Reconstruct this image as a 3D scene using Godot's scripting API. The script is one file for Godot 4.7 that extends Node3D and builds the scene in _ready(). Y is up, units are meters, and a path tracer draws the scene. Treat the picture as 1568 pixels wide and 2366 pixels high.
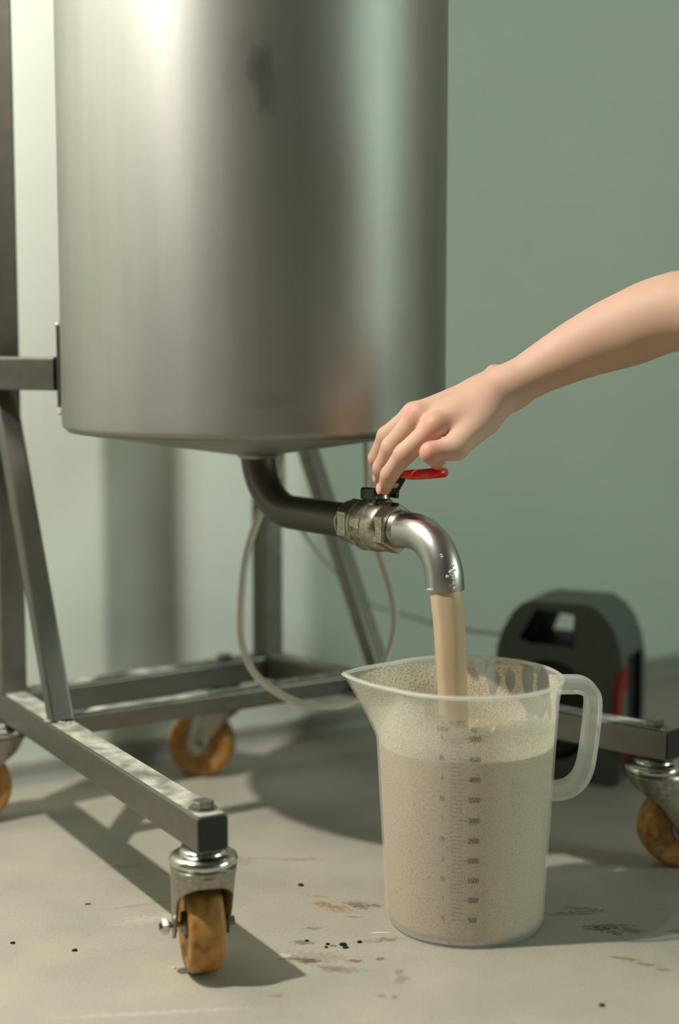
extends Node3D
# Units are metres. The camera stands over the origin and looks towards -z. The back wall runs along U; N points from it into the room.

const U := Vector3(0.8304, 0.0, -0.5572)
const N := Vector3(0.5572, 0.0, 0.8304)
const WALL := Vector3(-0.4119, 0.0, -1.8197)
const V := Vector3(0.6131, 0.0, 0.7900)              # the outlet pipe
const TANK := Vector3(-0.0915, 0.0, -1.64)
const LAMP := Vector3(-0.680, 1.44, -1.13)
const JUG := Vector3(0.1195, 0.0, -1.398)

var used := {}
var mats := {}


# ------------------------------------------------------------------ mesh helpers
class Shape:
	var v := PackedVector3Array()
	var t := PackedVector2Array()
	var c := PackedColorArray()
	var f := PackedInt32Array()

	func add(p: Vector3, uv := Vector2.ZERO) -> int:
		v.append(p)
		t.append(uv)
		return v.size() - 1

	func tri(a: int, b: int, d: int) -> void:
		f.append_array([a, b, d])

	func quad(a: int, b: int, d: int, e: int) -> void:
		f.append_array([a, b, d, a, d, e])

	func join(o: Shape, x := Transform3D()) -> void:
		var k := v.size()
		for i in o.v.size():
			v.append(x * o.v[i])
			t.append(o.t[i])
		for i in o.f:
			f.append(i + k)

	func volume() -> float:
		var s := 0.0
		for i in range(0, f.size(), 3):
			s += v[f[i]].dot(v[f[i + 1]].cross(v[f[i + 2]]))
		return s

	# flat: every face gets its own normal; else vertices that are shared are smooth
	func mesh(flat := false, turn := true) -> ArrayMesh:
		if turn and volume() > 0.0:      # front faces run clockwise
			for i in range(0, f.size(), 3):
				var k := f[i + 1]
				f[i + 1] = f[i + 2]
				f[i + 2] = k
		var vv := v
		var tt := t
		var cc := c
		var ff := f
		if flat:
			vv = PackedVector3Array()
			tt = PackedVector2Array()
			cc = PackedColorArray()
			ff = PackedInt32Array()
			for i in f.size():
				vv.append(v[f[i]])
				tt.append(t[f[i]])
				if c.size():
					cc.append(c[f[i]])
				ff.append(i)
		var n := PackedVector3Array()
		n.resize(vv.size())
		for i in range(0, ff.size(), 3):
			var a := vv[ff[i]]
			var m := (vv[ff[i + 2]] - a).cross(vv[ff[i + 1]] - a)
			for k in 3:
				n[ff[i + k]] += m
		for i in n.size():
			n[i] = n[i].normalized() if n[i].length_squared() > 1e-24 else Vector3.UP
		var arr := []
		arr.resize(Mesh.ARRAY_MAX)
		arr[Mesh.ARRAY_VERTEX] = vv
		arr[Mesh.ARRAY_NORMAL] = n
		arr[Mesh.ARRAY_TEX_UV] = tt
		if cc.size():
			arr[Mesh.ARRAY_COLOR] = cc
		arr[Mesh.ARRAY_INDEX] = ff
		var out := ArrayMesh.new()
		out.add_surface_from_arrays(Mesh.PRIMITIVE_TRIANGLES, arr)
		return out


# a profile of (radius, height) turned round y; a repeated point makes a crease
func lathe(prof: Array, segs := 48, closed := false) -> Shape:
	var s := Shape.new()
	var n := prof.size()
	for i in n:
		for k in segs + 1:
			var a := TAU * k / segs
			s.add(Vector3(cos(a) * prof[i].x, prof[i].y, sin(a) * prof[i].x), Vector2(float(k) / segs, float(i) / (n - 1)))
	for i in (n if closed else n - 1):
		var j := (i + 1) % n
		if prof[i].is_equal_approx(prof[j]):
			continue
		for k in segs:
			var a := i * (segs + 1) + k
			var b := j * (segs + 1) + k
			s.quad(a, a + 1, b + 1, b)
	return weld_seam(s, segs)


# the first and last column of a lathe share one normal: point the faces of the last column at the first
func weld_seam(s: Shape, segs: int) -> Shape:
	return s


func ring(r: float, k := 12) -> PackedVector2Array:
	var p := PackedVector2Array()
	for i in k:
		p.append(Vector2(cos(TAU * i / k), sin(TAU * i / k)) * r)
	return p


func round_rect(w: float, h: float, r: float, k := 3) -> PackedVector2Array:
	var p := PackedVector2Array()
	for q in 4:
		var sx := 1.0 if q == 0 or q == 3 else -1.0
		var sy := 1.0 if q < 2 else -1.0
		for i in k + 1:
			var a := PI / 2 * (q + float(i) / k)
			p.append(Vector2(sx * (w / 2 - r) + cos(a) * r, sy * (h / 2 - r) + sin(a) * r))
	return p


# a closed profile (x to the side, y up) carried along a path; scale per point if given
func sweep(prof: PackedVector2Array, path: Array, up := Vector3.UP, caps := true, scales := []) -> Shape:
	var s := Shape.new()
	var n := prof.size()
	var m := path.size()
	var ref := up
	var run := 0.0
	for i in m:
		var d: Vector3 = (path[mini(i + 1, m - 1)] - path[maxi(i - 1, 0)]).normalized()
		var side := d.cross(ref)
		if side.length() < 1e-4:
			side = d.cross(Vector3.RIGHT)
		side = side.normalized()
		var u := side.cross(d).normalized()
		if up == Vector3.ZERO or scales.size() and false:
			ref = u
		ref = u if up != Vector3.UP else (u if absf(d.y) > 0.7 else Vector3.UP if i == 0 else u)
		if i:
			run += path[i].distance_to(path[i - 1])
		var k: float = scales[i] if scales.size() else 1.0
		for j in n:
			s.add(path[i] + side * prof[j].x * k + u * prof[j].y * k, Vector2(float(j) / n, run))
	for i in m - 1:
		for j in n:
			var a := i * n + j
			var b := i * n + (j + 1) % n
			s.quad(a, b, b + n, a + n)
	if caps:
		for e in 2:
			var base: int = 0 if e == 0 else (m - 1) * n
			var mid := s.add(path[0] if e == 0 else path[m - 1])
			var k0 := s.v.size()
			for j in n:
				s.add(s.v[base + j])
			for j in n:
				if e == 0:
					s.tri(mid, k0 + (j + 1) % n, k0 + j)
				else:
					s.tri(mid, k0 + j, k0 + (j + 1) % n)
	return s


func spline(pts: Array, step := 8) -> Array:
	var c := Curve3D.new()
	for i in pts.size():
		var tan: Vector3 = (pts[mini(i + 1, pts.size() - 1)] - pts[maxi(i - 1, 0)]) / 6.0
		c.add_point(pts[i], -tan, tan)
	var out := []
	var n: int = (pts.size() - 1) * step
	for i in n + 1:
		out.append(c.sample(mini(i / step, pts.size() - 2), 1.0 if i == n else float(i % step) / step))
	return out


# square tube between two points, rounded corners
func tube(a: Vector3, b: Vector3, w: float, h: float, up := Vector3.UP, r := 0.003) -> Shape:
	return sweep(round_rect(w, h, r), [a, b], up)


func box(size: Vector3, at: Vector3, r := 0.002, turn := 0.0) -> Shape:
	var s := sweep(round_rect(size.x, size.y, minf(r, 0.49 * minf(size.x, size.y)), 2), [Vector3(0, 0, size.z / 2), Vector3(0, 0, -size.z / 2)])
	var o := Shape.new()
	o.join(s, Transform3D(Basis(Vector3.UP, turn), at))
	return o


func hexagon(r: float, y0: float, y1: float, hole := 0.0) -> Shape:
	var ch := (y1 - y0) * 0.12
	var s := lathe([Vector2(hole, y0), Vector2(r * 0.93, y0), Vector2(r, y0 + ch), Vector2(r, y1 - ch), Vector2(r * 0.93, y1), Vector2(hole, y1)], 6)
	return s


func moved(s: Shape, x: Transform3D) -> Shape:
	var o := Shape.new()
	o.join(s, x)
	return o


# a transform that lays the y axis along d, with `up` as the new x axis
func along(at: Vector3, d: Vector3, up := Vector3.UP) -> Transform3D:
	var y := d.normalized()
	var z := up.cross(y).normalized()
	var x := y.cross(z)
	return Transform3D(Basis(x, y, z), at)


func ball(r: float, at: Vector3, squash := Vector3.ONE, segs := 12) -> Shape:
	var p := []
	for i in segs / 2 + 1:
		var a := -PI / 2 + PI * i / (segs / 2)
		p.append(Vector2(maxf(cos(a) * r, 1e-6), sin(a) * r))
	return moved(lathe(p, segs), Transform3D(Basis.from_scale(squash), at))


# ------------------------------------------------------------------ naming helpers
func numbered(called: String) -> String:
	used[called] = used.get(called, -1) + 1
	return called if used[called] == 0 else "%s_%03d" % [called, used[called]]


func put(called: String, m: Mesh, mat: Material, parent: Node3D, at := Vector3.ZERO) -> MeshInstance3D:
	var o := MeshInstance3D.new()
	o.name = numbered(called) if parent == self else called
	o.mesh = m
	o.material_override = mat
	o.cast_shadow = GeometryInstance3D.SHADOW_CASTING_SETTING_ON
	o.position = at
	parent.add_child(o, true)
	return o


# a part whose mesh is given in world coordinates, under a thing that stands elsewhere
func part(called: String, m: Mesh, mat: Material, parent: Node3D, label := "") -> MeshInstance3D:
	var o := put(called, m, mat, parent, -parent.position)
	if label:
		o.set_meta("label", label)
	return o


func thing(called: String, label: String, category: String, at := Vector3.ZERO, group := "") -> Node3D:
	var o := Node3D.new()
	o.name = numbered(called)
	o.position = at
	add_child(o)
	tag(o, label, category, group)
	return o


func tag(o: Node3D, label: String, category: String, group := "") -> void:
	o.set_meta("label", label)
	o.set_meta("category", category)
	if group:
		o.set_meta("group", group)


func struct(called: String, m: Mesh, mat: Material, at := Vector3.ZERO) -> MeshInstance3D:
	var o := put(called, m, mat, self, at)
	o.set_meta("kind", "structure")
	return o


# ------------------------------------------------------------------ materials
func noise_tex(size: int, freq: float, seed_: int, ramp: Array, kind := FastNoiseLite.TYPE_SIMPLEX_SMOOTH, octaves := 4) -> NoiseTexture2D:
	var n := FastNoiseLite.new()
	n.noise_type = kind
	n.frequency = freq
	n.seed = seed_
	n.fractal_octaves = octaves
	var t := NoiseTexture2D.new()
	t.width = size
	t.height = size
	t.seamless = true
	t.noise = n
	if ramp.size():
		var g := Gradient.new()
		g.offsets = PackedFloat32Array(range(ramp.size()).map(func(i): return float(i) / (ramp.size() - 1)))
		g.colors = PackedColorArray(ramp)
		t.color_ramp = g
	return t


func mat(called: String, color: Color, rough := 0.6, metal := 0.0) -> StandardMaterial3D:
	var m := StandardMaterial3D.new()
	m.resource_name = called
	m.albedo_color = color
	m.roughness = rough
	m.metallic = metal
	m.cull_mode = BaseMaterial3D.CULL_DISABLED
	mats[called] = m
	return m


func triplanar(m: StandardMaterial3D, albedo: Texture2D, scale: float, bump: Texture2D = null, cm := 0.02) -> StandardMaterial3D:
	m.uv1_triplanar = true
	m.uv1_world_triplanar = true
	m.uv1_scale = Vector3.ONE * scale
	m.albedo_texture = albedo
	if bump:
		m.heightmap_enabled = true
		m.heightmap_texture = bump
		m.heightmap_scale = cm
	return m


func materials() -> void:
	var w := mat("wall_paint", Color(0.905, 0.93, 0.885), 0.6)
	triplanar(w, noise_tex(512, 0.008, 3, [Color(0.96, 0.965, 0.955), Color(1, 1, 1)]), 0.8)
	mat("right_wall", Color(0.86, 0.87, 0.83), 0.8)
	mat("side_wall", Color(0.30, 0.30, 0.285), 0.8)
	var k := mat("kerb_paint", Color(0.66, 0.66, 0.62), 0.5)
	triplanar(k, noise_tex(256, 0.03, 5, [Color(0.85, 0.85, 0.85), Color(1, 1, 1)]), 3.0)
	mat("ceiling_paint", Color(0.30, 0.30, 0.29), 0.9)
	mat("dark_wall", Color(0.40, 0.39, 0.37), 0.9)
	# stainless steel: the drawn shell of the tank, and the brushed tube of the cart
	var s := mat("tank_steel", Color(0.65, 0.645, 0.62), 0.52, 1.0)
	s.anisotropy_enabled = true
	s.anisotropy = -0.38
	s.albedo_texture = tank_image()
	var t := mat("tube_steel", Color(0.53, 0.515, 0.485), 0.40, 1.0)
	triplanar(t, noise_tex(512, 0.02, 9, [Color(0.90, 0.90, 0.89), Color(1, 1, 1)]), 5.0)
	var du := mat("dust", Color(0.86, 0.86, 0.80), 0.95)
	du.transparency = BaseMaterial3D.TRANSPARENCY_ALPHA
	du.albedo_texture = noise_tex(512, 0.016, 13, [Color(1, 1, 1, 0.04), Color(0.95, 0.95, 0.95, 0.18), Color(1, 1, 1, 0.45), Color(1, 1, 1, 0.75)], FastNoiseLite.TYPE_SIMPLEX_SMOOTH, 6)
	du.uv1_triplanar = true
	du.uv1_world_triplanar = true
	du.uv1_scale = Vector3.ONE * 3.0
	mat("pipe_steel", Color(0.40, 0.375, 0.355), 0.42, 1.0)
	mat("elbow_steel", Color(0.74, 0.73, 0.71), 0.33, 1.0)
	var nk := mat("nickel", Color(0.79, 0.77, 0.72), 0.32, 1.0)
	triplanar(nk, noise_tex(256, 0.05, 15, [Color(0.7, 0.68, 0.62), Color(1, 1, 1)]), 18.0)
	mat("chrome", Color(0.80, 0.79, 0.76), 0.17, 1.0)
	var zn := mat("zinc", Color(0.70, 0.69, 0.66), 0.34, 0.95)
	triplanar(zn, noise_tex(256, 0.04, 17, [Color(0.72, 0.7, 0.66), Color(1, 1, 1)]), 14.0)
	mat("weld", Color(0.72, 0.70, 0.64), 0.42, 0.9)
	mat("black_plastic", Color(0.10, 0.10, 0.10), 0.5)
	mat("black_steel", Color(0.13, 0.13, 0.13), 0.45, 0.3)
	var red := mat("red_vinyl", Color(0.86, 0.05, 0.05), 0.28)
	red.clearcoat_enabled = true
	red.clearcoat = 0.4
	var pu := mat("wheel_yellow", Color(0.68, 0.52, 0.27), 0.5)
	triplanar(pu, noise_tex(256, 0.025, 21, [Color(0.62, 0.42, 0.22), Color(0.95, 0.85, 0.7), Color(1, 1, 1), Color(0.98, 0.9, 0.75)]), 9.0)
	pu.subsurf_scatter_enabled = true
	pu.subsurf_scatter_strength = 0.15
	var pp := mat("frosted_plastic", Color(0.95, 0.955, 0.93, 0.26), 0.34)
	pp.transparency = BaseMaterial3D.TRANSPARENCY_ALPHA
	pp.backlight_enabled = true
	pp.backlight = Color(0.72, 0.72, 0.70)
	var ph := mat("frosted_grip", Color(0.92, 0.93, 0.90, 0.55), 0.34)
	ph.transparency = BaseMaterial3D.TRANSPARENCY_ALPHA
	ph.backlight_enabled = true
	ph.backlight = Color(0.95, 0.95, 0.93)
	var ink := mat("scale_ink", Color(0.15, 0.22, 0.36, 0.80), 0.6)
	ink.transparency = BaseMaterial3D.TRANSPARENCY_ALPHA
	var faint := mat("worn_ink", Color(0.22, 0.27, 0.38, 0.38), 0.6)
	faint.transparency = BaseMaterial3D.TRANSPARENCY_ALPHA
	var sl := mat("slurry", Color(0.80, 0.695, 0.56), 0.45)
	triplanar(sl, noise_tex(512, 0.085, 25, [Color(0.45, 0.34, 0.24), Color(0.70, 0.61, 0.50), Color(0.97, 0.96, 0.94), Color(1, 1, 1), Color(1, 1, 1), Color(1, 1, 1)], FastNoiseLite.TYPE_SIMPLEX_SMOOTH, 3), 9.0)
	var st := mat("stream", Color(0.79, 0.70, 0.58), 0.28)
	st.subsurf_scatter_enabled = true
	st.subsurf_scatter_strength = 0.2
	mat("foam", Color(0.88, 0.85, 0.78), 0.3)
	var sk := mat("skin", Color(1, 1, 1), 0.62)
	sk.vertex_color_use_as_albedo = true
	sk.subsurf_scatter_enabled = true
	sk.subsurf_scatter_strength = 0.05
	mat("nail", Color(0.90, 0.68, 0.60), 0.25)
	mat("hair", Color(0.30, 0.20, 0.13), 0.6)
	mat("cotton", Color(0.25, 0.26, 0.28), 0.9)
	mat("hose_white", Color(0.80, 0.77, 0.70), 0.4)
	var hp := mat("case_green", Color(0.36, 0.39, 0.365), 0.5)
	hp.specular_mode = BaseMaterial3D.SPECULAR_SCHLICK_GGX
	mat("case_black", Color(0.10, 0.10, 0.10), 0.6)
	mat("case_red", Color(0.55, 0.09, 0.09), 0.5)
	mat("crumb_dark", Color(0.16, 0.12, 0.09), 0.9)
	mat("crumb_brown", Color(0.55, 0.34, 0.15), 0.8)
	mat("crumb_white", Color(0.88, 0.86, 0.80), 0.8)
	mat("lamp_metal", Color(0.2, 0.2, 0.2), 0.5, 0.6)


# ------------------------------------------------------------------ the place
func tank_image() -> ImageTexture:
	# drawn sheet with faint upright streaks and a few greasy handling smears; u goes round, v from 1.35 m down to 0.45 m
	var n := FastNoiseLite.new()
	n.seed = 7
	n.frequency = 0.02
	n.fractal_octaves = 4
	var im := Image.create_empty(1024, 512, false, Image.FORMAT_RGB8)
	for y in 512:
		for x in 1024:
			var g := 0.965 + 0.03 * n.get_noise_2d(absf(x - 512.0) * 1.6, y * 0.12) + 0.02 * n.get_noise_2d(absf(x - 512.0) * 0.5 + 900.0, y * 0.5)
			im.set_pixel(x, y, Color(g, g, g * 0.995))
	for q in [[0.2365, 0.604, 0.0085, 0.018, 0.16], [0.231, 0.634, 0.009, 0.02, 0.10], [0.238, 0.61, 0.018, 0.045, 0.07], [0.228, 0.95, 0.016, 0.01, 0.05]]:
		for y in range(int((q[1] - q[3] * 2.0) * 512), int((q[1] + q[3] * 2.0) * 512)):
			for x in range(int((q[0] - q[2] * 2.0) * 1024), int((q[0] + q[2] * 2.0) * 1024)):
				var e := Vector2((x / 1024.0 - q[0]) / q[2], (y / 512.0 - q[1]) / q[3]).length()
				var k := clampf(1.3 - e + 0.5 * n.get_noise_2d(x * 3.0, y * 2.0), 0.0, 1.0) * float(q[4])
				if y >= 0 and y < 512 and k > 0.0:
					im.set_pixel(x, y, im.get_pixel(x, y).darkened(k))
	return ImageTexture.create_from_image(im)


func room_at(t: float, y: float, n: float) -> Vector3:
	return WALL + U * t + N * n + Vector3.UP * y


# a slab given by its limits along the wall, up and into the room
func slab(t0: float, t1: float, y0: float, y1: float, n0: float, n1: float) -> Shape:
	var s := Shape.new()
	for q in [[t0, y0, n0], [t1, y0, n0], [t1, y1, n0], [t0, y1, n0], [t0, y0, n1], [t1, y0, n1], [t1, y1, n1], [t0, y1, n1]]:
		s.add(room_at(q[0], q[1], q[2]))
	for q in [[0, 1, 2, 3], [4, 7, 6, 5], [0, 4, 5, 1], [3, 2, 6, 7], [0, 3, 7, 4], [1, 5, 6, 2]]:
		s.quad(q[0], q[1], q[2], q[3])
	return s


const T0 := -1.7
const T1 := 2.6
const DEEP := 5.2
const HIGH := 2.9


func floor_image() -> ImageTexture:
	var w := 1536
	var h := 1152
	var x0 := -0.64
	var z0 := -2.10
	var step := 1.28 / w
	var coarse := FastNoiseLite.new()
	coarse.seed = 41
	coarse.frequency = 0.006
	coarse.fractal_octaves = 5
	var fine := FastNoiseLite.new()
	fine.seed = 42
	fine.frequency = 0.25
	fine.fractal_octaves = 2
	var scuff := FastNoiseLite.new()
	scuff.seed = 43
	scuff.frequency = 0.012
	scuff.fractal_octaves = 4
	var ci := coarse.get_image(w, h, false, false, false).get_data()
	var fi := fine.get_image(w, h, false, false, false).get_data()
	var data := PackedByteArray()
	data.resize(w * h * 3)
	var k := 0
	for y in h:
		for x in w:
			var a := ci[k] / 255.0 - 0.5
			var b := fi[k] / 255.0 - 0.5
			var g := 1.0 + 0.16 * a + 0.10 * b
			if b < -0.34:
				g *= 0.86
			data[k * 3] = int(clampf(170.0 * g, 0, 255))
			data[k * 3 + 1] = int(clampf((163.0 - 4.0 * a) * g, 0, 255))
			data[k * 3 + 2] = int(clampf((148.0 - 9.0 * a) * g, 0, 255))
			k += 1
	var im := Image.create_from_data(w, h, false, Image.FORMAT_RGB8, data)
	# splashes and smears dried on the concrete: (x, z), half length, half width, lean, colour, strength, raggedness
	var rust := Color(0.60, 0.42, 0.22)
	var brown := Color(0.40, 0.31, 0.23)
	var dark := Color(0.24, 0.19, 0.16)
	var marks := [
		[-0.0166, -1.4376, 0.012, 0.006, 0.3, rust, 0.75, 0.55], [-0.0038, -1.4284, 0.016, 0.006, 0.3, rust, 0.7, 0.6], [0.0005, -1.419, 0.014, 0.006, 0.2, rust, 0.4, 0.7],
		[0.0153, -1.4376, 0.014, 0.008, 0.2, brown, 0.55, 0.65], [0.019, -1.43, 0.012, 0.006, 0.4, brown, 0.6, 0.6], [0.0344, -1.433, 0.009, 0.005, 0.1, brown, 0.6, 0.5],
		[-0.0233, -1.4586, 0.012, 0.004, 0.3, rust, 0.3, 0.6], [0.0129, -1.4037, 0.008, 0.003, 0.1, brown, 0.45, 0.4],
		[-0.0267, -1.2993, 0.012, 0.0055, -0.05, dark, 0.75, 0.4], [-0.0403, -1.3041, 0.016, 0.004, 0.05, brown, 0.7, 0.4],
		[-0.0092, -1.2843, 0.02, 0.005, 0.35, brown, 0.35, 0.4], [0.0023, -1.2806, 0.02, 0.009, 0.1, brown, 0.3, 0.5], [-0.022, -1.307, 0.03, 0.014, 0.1, brown, 0.25, 0.6],
		[0.0128, -1.2993, 0.008, 0.004, 0.05, brown, 0.8, 0.3], [0.0357, -1.3041, 0.006, 0.004, 0.1, brown, 0.7, 0.4], [0.0445, -1.3486, 0.012, 0.006, -0.2, brown, 0.5, 0.6],
		[-0.0261, -1.3746, 0.008, 0.004, 0.0, brown, 0.5, 0.5], [-0.0334, -1.3405, 0.013, 0.005, 0.15, brown, 0.7, 0.45], [-0.0055, -1.3334, 0.004, 0.003, 0.3, dark, 0.7, 0.3],
		[0.0263, -1.3435, 0.012, 0.006, 0.0, brown, 0.25, 0.6], [0.0517, -1.2760, 0.005, 0.006, 0.0, brown, 0.4, 0.4], [0.0529, -1.2605, 0.006, 0.01, 0.3, brown, 0.35, 0.5],
		[0.0351, -1.2273, 0.005, 0.004, 0.0, brown, 0.4, 0.4], [0.0460, -1.2247, 0.004, 0.006, 0.4, brown, 0.4, 0.4], [-0.0527, -1.2273, 0.008, 0.004, 0.0, brown, 0.3, 0.5],
		[0.2182, -1.2080, 0.0035, 0.0045, 0.0, dark, 0.9, 0.2], [0.2544, -1.3041, 0.018, 0.004, 0.35, brown, 0.5, 0.5], [0.2714, -1.2918, 0.012, 0.004, 0.3, brown, 0.45, 0.5], [0.2844, -1.2806, 0.009, 0.004, 0.1, brown, 0.4, 0.4],
		[0.2431, -1.3746, 0.016, 0.007, 0.3, dark, 0.5, 0.6], [0.2563, -1.3799, 0.02, 0.008, -0.1, dark, 0.45, 0.65], [0.2727, -1.3693, 0.014, 0.006, 0.2, dark, 0.4, 0.6], [0.2575, -1.3641, 0.008, 0.006, 0.9, dark, 0.55, 0.5], [0.3169, -1.3672, 0.01, 0.007, 0.0, brown, 0.5, 0.5],
		[0.2244, -1.4126, 0.03, 0.006, -0.1, dark, 0.3, 0.6], [0.2388, -1.4238, 0.02, 0.006, 0.2, dark, 0.3, 0.6],
		[-0.0388, -1.5666, 0.03, 0.003, -0.15, brown, 0.35, 0.5], [-0.0620, -1.5666, 0.05, 0.0025, 0.1, brown, 0.3, 0.5], [-0.1031, -1.5598, 0.012, 0.01, 0.0, brown, 0.2, 0.6], [-0.1360, -1.5139, 0.02, 0.004, -0.2, brown, 0.2, 0.6],
		[-0.2210, -1.5464, 0.03, 0.006, -0.25, brown, 0.2, 0.6], [-0.18, -1.44, 0.05, 0.004, -0.35, brown, 0.2, 0.6], [-0.16, -1.405, 0.06, 0.012, -0.3, Color(0.9, 0.88, 0.8), 0.3, 0.6],
		[-0.1548, -1.1941, 0.09, 0.003, -0.12, Color(0.9, 0.87, 0.8), 0.4, 0.4], [0.036, -1.365, 0.012, 0.0016, -0.1, Color(0.95, 0.93, 0.88), 0.9, 0.2], [-0.0515, -1.311, 0.008, 0.006, 0.0, Color(0.86, 0.82, 0.74), 0.7, 0.3],
	]
	for q in marks:
		var cx: float = (q[0] - x0) / step
		var cy: float = (q[1] - z0) / step
		var rx: float = q[2] / step
		var ry: float = q[3] / step
		var reach := int(maxf(rx, ry) * 1.4) + 3
		var ca := cos(q[4])
		var sa := sin(q[4])
		for py in range(maxi(0, int(cy) - reach), mini(h, int(cy) + reach)):
			for px in range(maxi(0, int(cx) - reach), mini(w, int(cx) + reach)):
				var dx := px - cx
				var dy := py - cy
				var e := Vector2((dx * ca + dy * sa) / rx, (-dx * sa + dy * ca) / ry).length()
				var rag := scuff.get_noise_2d(px * 9.0, py * 14.0)
				var s: float = clampf((1.0 - e + q[7] * rag * 1.6) * 2.2, 0.0, 1.0) * q[6]
				if s > 0.0:
					im.set_pixel(px, py, im.get_pixel(px, py).lerp(q[5], s * 0.85))
	return ImageTexture.create_from_image(im)


func build_room() -> void:
	# floor: the stretch in front of the camera carries its dried marks; the rest is plain
	var fm := mat("stained_floor", Color(1, 1, 1), 0.62)
	fm.albedo_texture = floor_image()
	fm.texture_repeat = false
	var plain := mat("plain_floor", Color(0.665, 0.64, 0.58), 0.62)
	var s := Shape.new()
	for q in [[-0.64, -2.10, 0.0, 0.0], [0.64, -2.10, 1.0, 0.0], [0.64, -1.14, 1.0, 1.0], [-0.64, -1.14, 0.0, 1.0]]:
		s.add(Vector3(q[0], 0.0, q[1]), Vector2(q[2], q[3]))
	s.quad(0, 1, 2, 3)
	var rest := Shape.new()
	var corner := [room_at(T0 - 0.2, 0, -0.2), room_at(T1 + 0.2, 0, -0.2), room_at(T1 + 0.2, 0, DEEP + 0.2), room_at(T0 - 0.2, 0, DEEP + 0.2)]
	for i in 4:
		rest.add(s.v[i])
	for i in 4:
		rest.add(corner[i])
	for i in 4:
		var j := (i + 1) % 4
		rest.quad(i, j, 4 + j, 4 + i)
	for i in 4:
		rest.add(corner[i] - Vector3(0, 0.15, 0))
	for i in 4:
		var j := (i + 1) % 4
		rest.quad(4 + i, 4 + j, 8 + j, 8 + i)
	rest.quad(8, 11, 10, 9)
	var o := struct("floor", s.mesh(true, false), fm)
	var ro := put("floor_slab", rest.mesh(true, false), plain, o)
	ro.set_meta("kind", "structure")
	struct("wall_back", slab(T0 - 0.15, T1 + 0.15, 0, HIGH, -0.16, -0.012).mesh(true), mats.wall_paint)
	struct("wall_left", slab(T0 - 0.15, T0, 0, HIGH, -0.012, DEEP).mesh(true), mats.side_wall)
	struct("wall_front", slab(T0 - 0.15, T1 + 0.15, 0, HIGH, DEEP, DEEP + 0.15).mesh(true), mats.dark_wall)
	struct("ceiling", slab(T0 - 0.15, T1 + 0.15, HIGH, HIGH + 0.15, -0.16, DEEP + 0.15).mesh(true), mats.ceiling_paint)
	# right wall with the window that the steel mirrors
	var w := Shape.new()
	w.join(slab(T1, T1 + 0.15, 0, 0.85, -0.012, DEEP))
	w.join(slab(T1, T1 + 0.15, 1.95, HIGH, -0.012, DEEP))
	w.join(slab(T1, T1 + 0.15, 0.85, 1.95, -0.012, 2.2))
	w.join(slab(T1, T1 + 0.15, 0.85, 1.95, 4.8, DEEP))
	struct("wall_right", w.mesh(true), mats.right_wall)
	# kerb at the foot of the back wall
	var pr := PackedVector2Array([Vector2(-0.012, 0), Vector2(-0.012, 0.030), Vector2(-0.004, 0.030), Vector2(-0.0008, 0.0275), Vector2(0.0, 0.024), Vector2(0.0, 0.012), Vector2(0.003, 0.004), Vector2(0.008, 0.0)])
	struct("baseboard_back", sweep(pr, [room_at(T0, 0, 0), room_at(T1, 0, 0)]).mesh(true), mats.kerb_paint)
	# window
	var frame := Shape.new()
	for q in [[0.85, 0.91, 2.2, 4.8], [1.89, 1.95, 2.2, 4.8], [0.91, 1.89, 2.2, 2.26], [0.91, 1.89, 4.74, 4.8], [0.91, 1.89, 3.475, 3.525]]:
		frame.join(slab(T1 + 0.03, T1 + 0.09, q[0], q[1], q[2], q[3]))
	var win := struct("window_1", frame.mesh(true), mat("window_frame", Color(0.75, 0.77, 0.76), 0.4))
	for q in [[2.26, 3.475], [3.525, 4.74]]:
		var p := put("window_pane", slab(T1 + 0.05, T1 + 0.058, 0.91, 1.89, q[0], q[1]).mesh(true), mats.window_glow, win)
		p.set_meta("kind", "structure")


# ------------------------------------------------------------------ the lamp that throws the hard shadows
func build_lamp() -> void:
	var o := thing("work_lamp", "small bare bulb work lamp on a slim stand left of the tank cart", "lamp", Vector3(LAMP.x - 0.10, 0, LAMP.z + 0.05))
	part("bulb", ball(0.017, LAMP).mesh(), mats.bulb_glow, o)
	var p := o.position
	part("pole", sweep(ring(0.009), [p + Vector3(0, 0.02, 0), p + Vector3(0, LAMP.y + 0.09, 0)]).mesh(), mats.lamp_metal, o)
	part("socket_arm", sweep(ring(0.008), [p + Vector3(0, LAMP.y + 0.085, 0), LAMP + Vector3(-0.01, 0.09, 0), LAMP + Vector3(0, 0.075, 0), LAMP + Vector3(0, 0.03, 0)]).mesh(), mats.lamp_metal, o)
	part("base_plate", moved(lathe([Vector2(0.001, 0), Vector2(0.11, 0), Vector2(0.11, 0.012), Vector2(0.10, 0.02), Vector2(0.001, 0.022)], 32), Transform3D(Basis(), p)).mesh(true), mats.lamp_metal, o)
	var l := OmniLight3D.new()
	l.name = "work_light"
	l.position = LAMP
	l.light_color = Color(1.0, 0.985, 0.95)
	l.light_energy = LAMP_ENERGY
	l.light_size = 0.016
	l.omni_range = 12.0
	l.omni_attenuation = 2.0
	l.shadow_enabled = true
	add_child(l)


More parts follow.
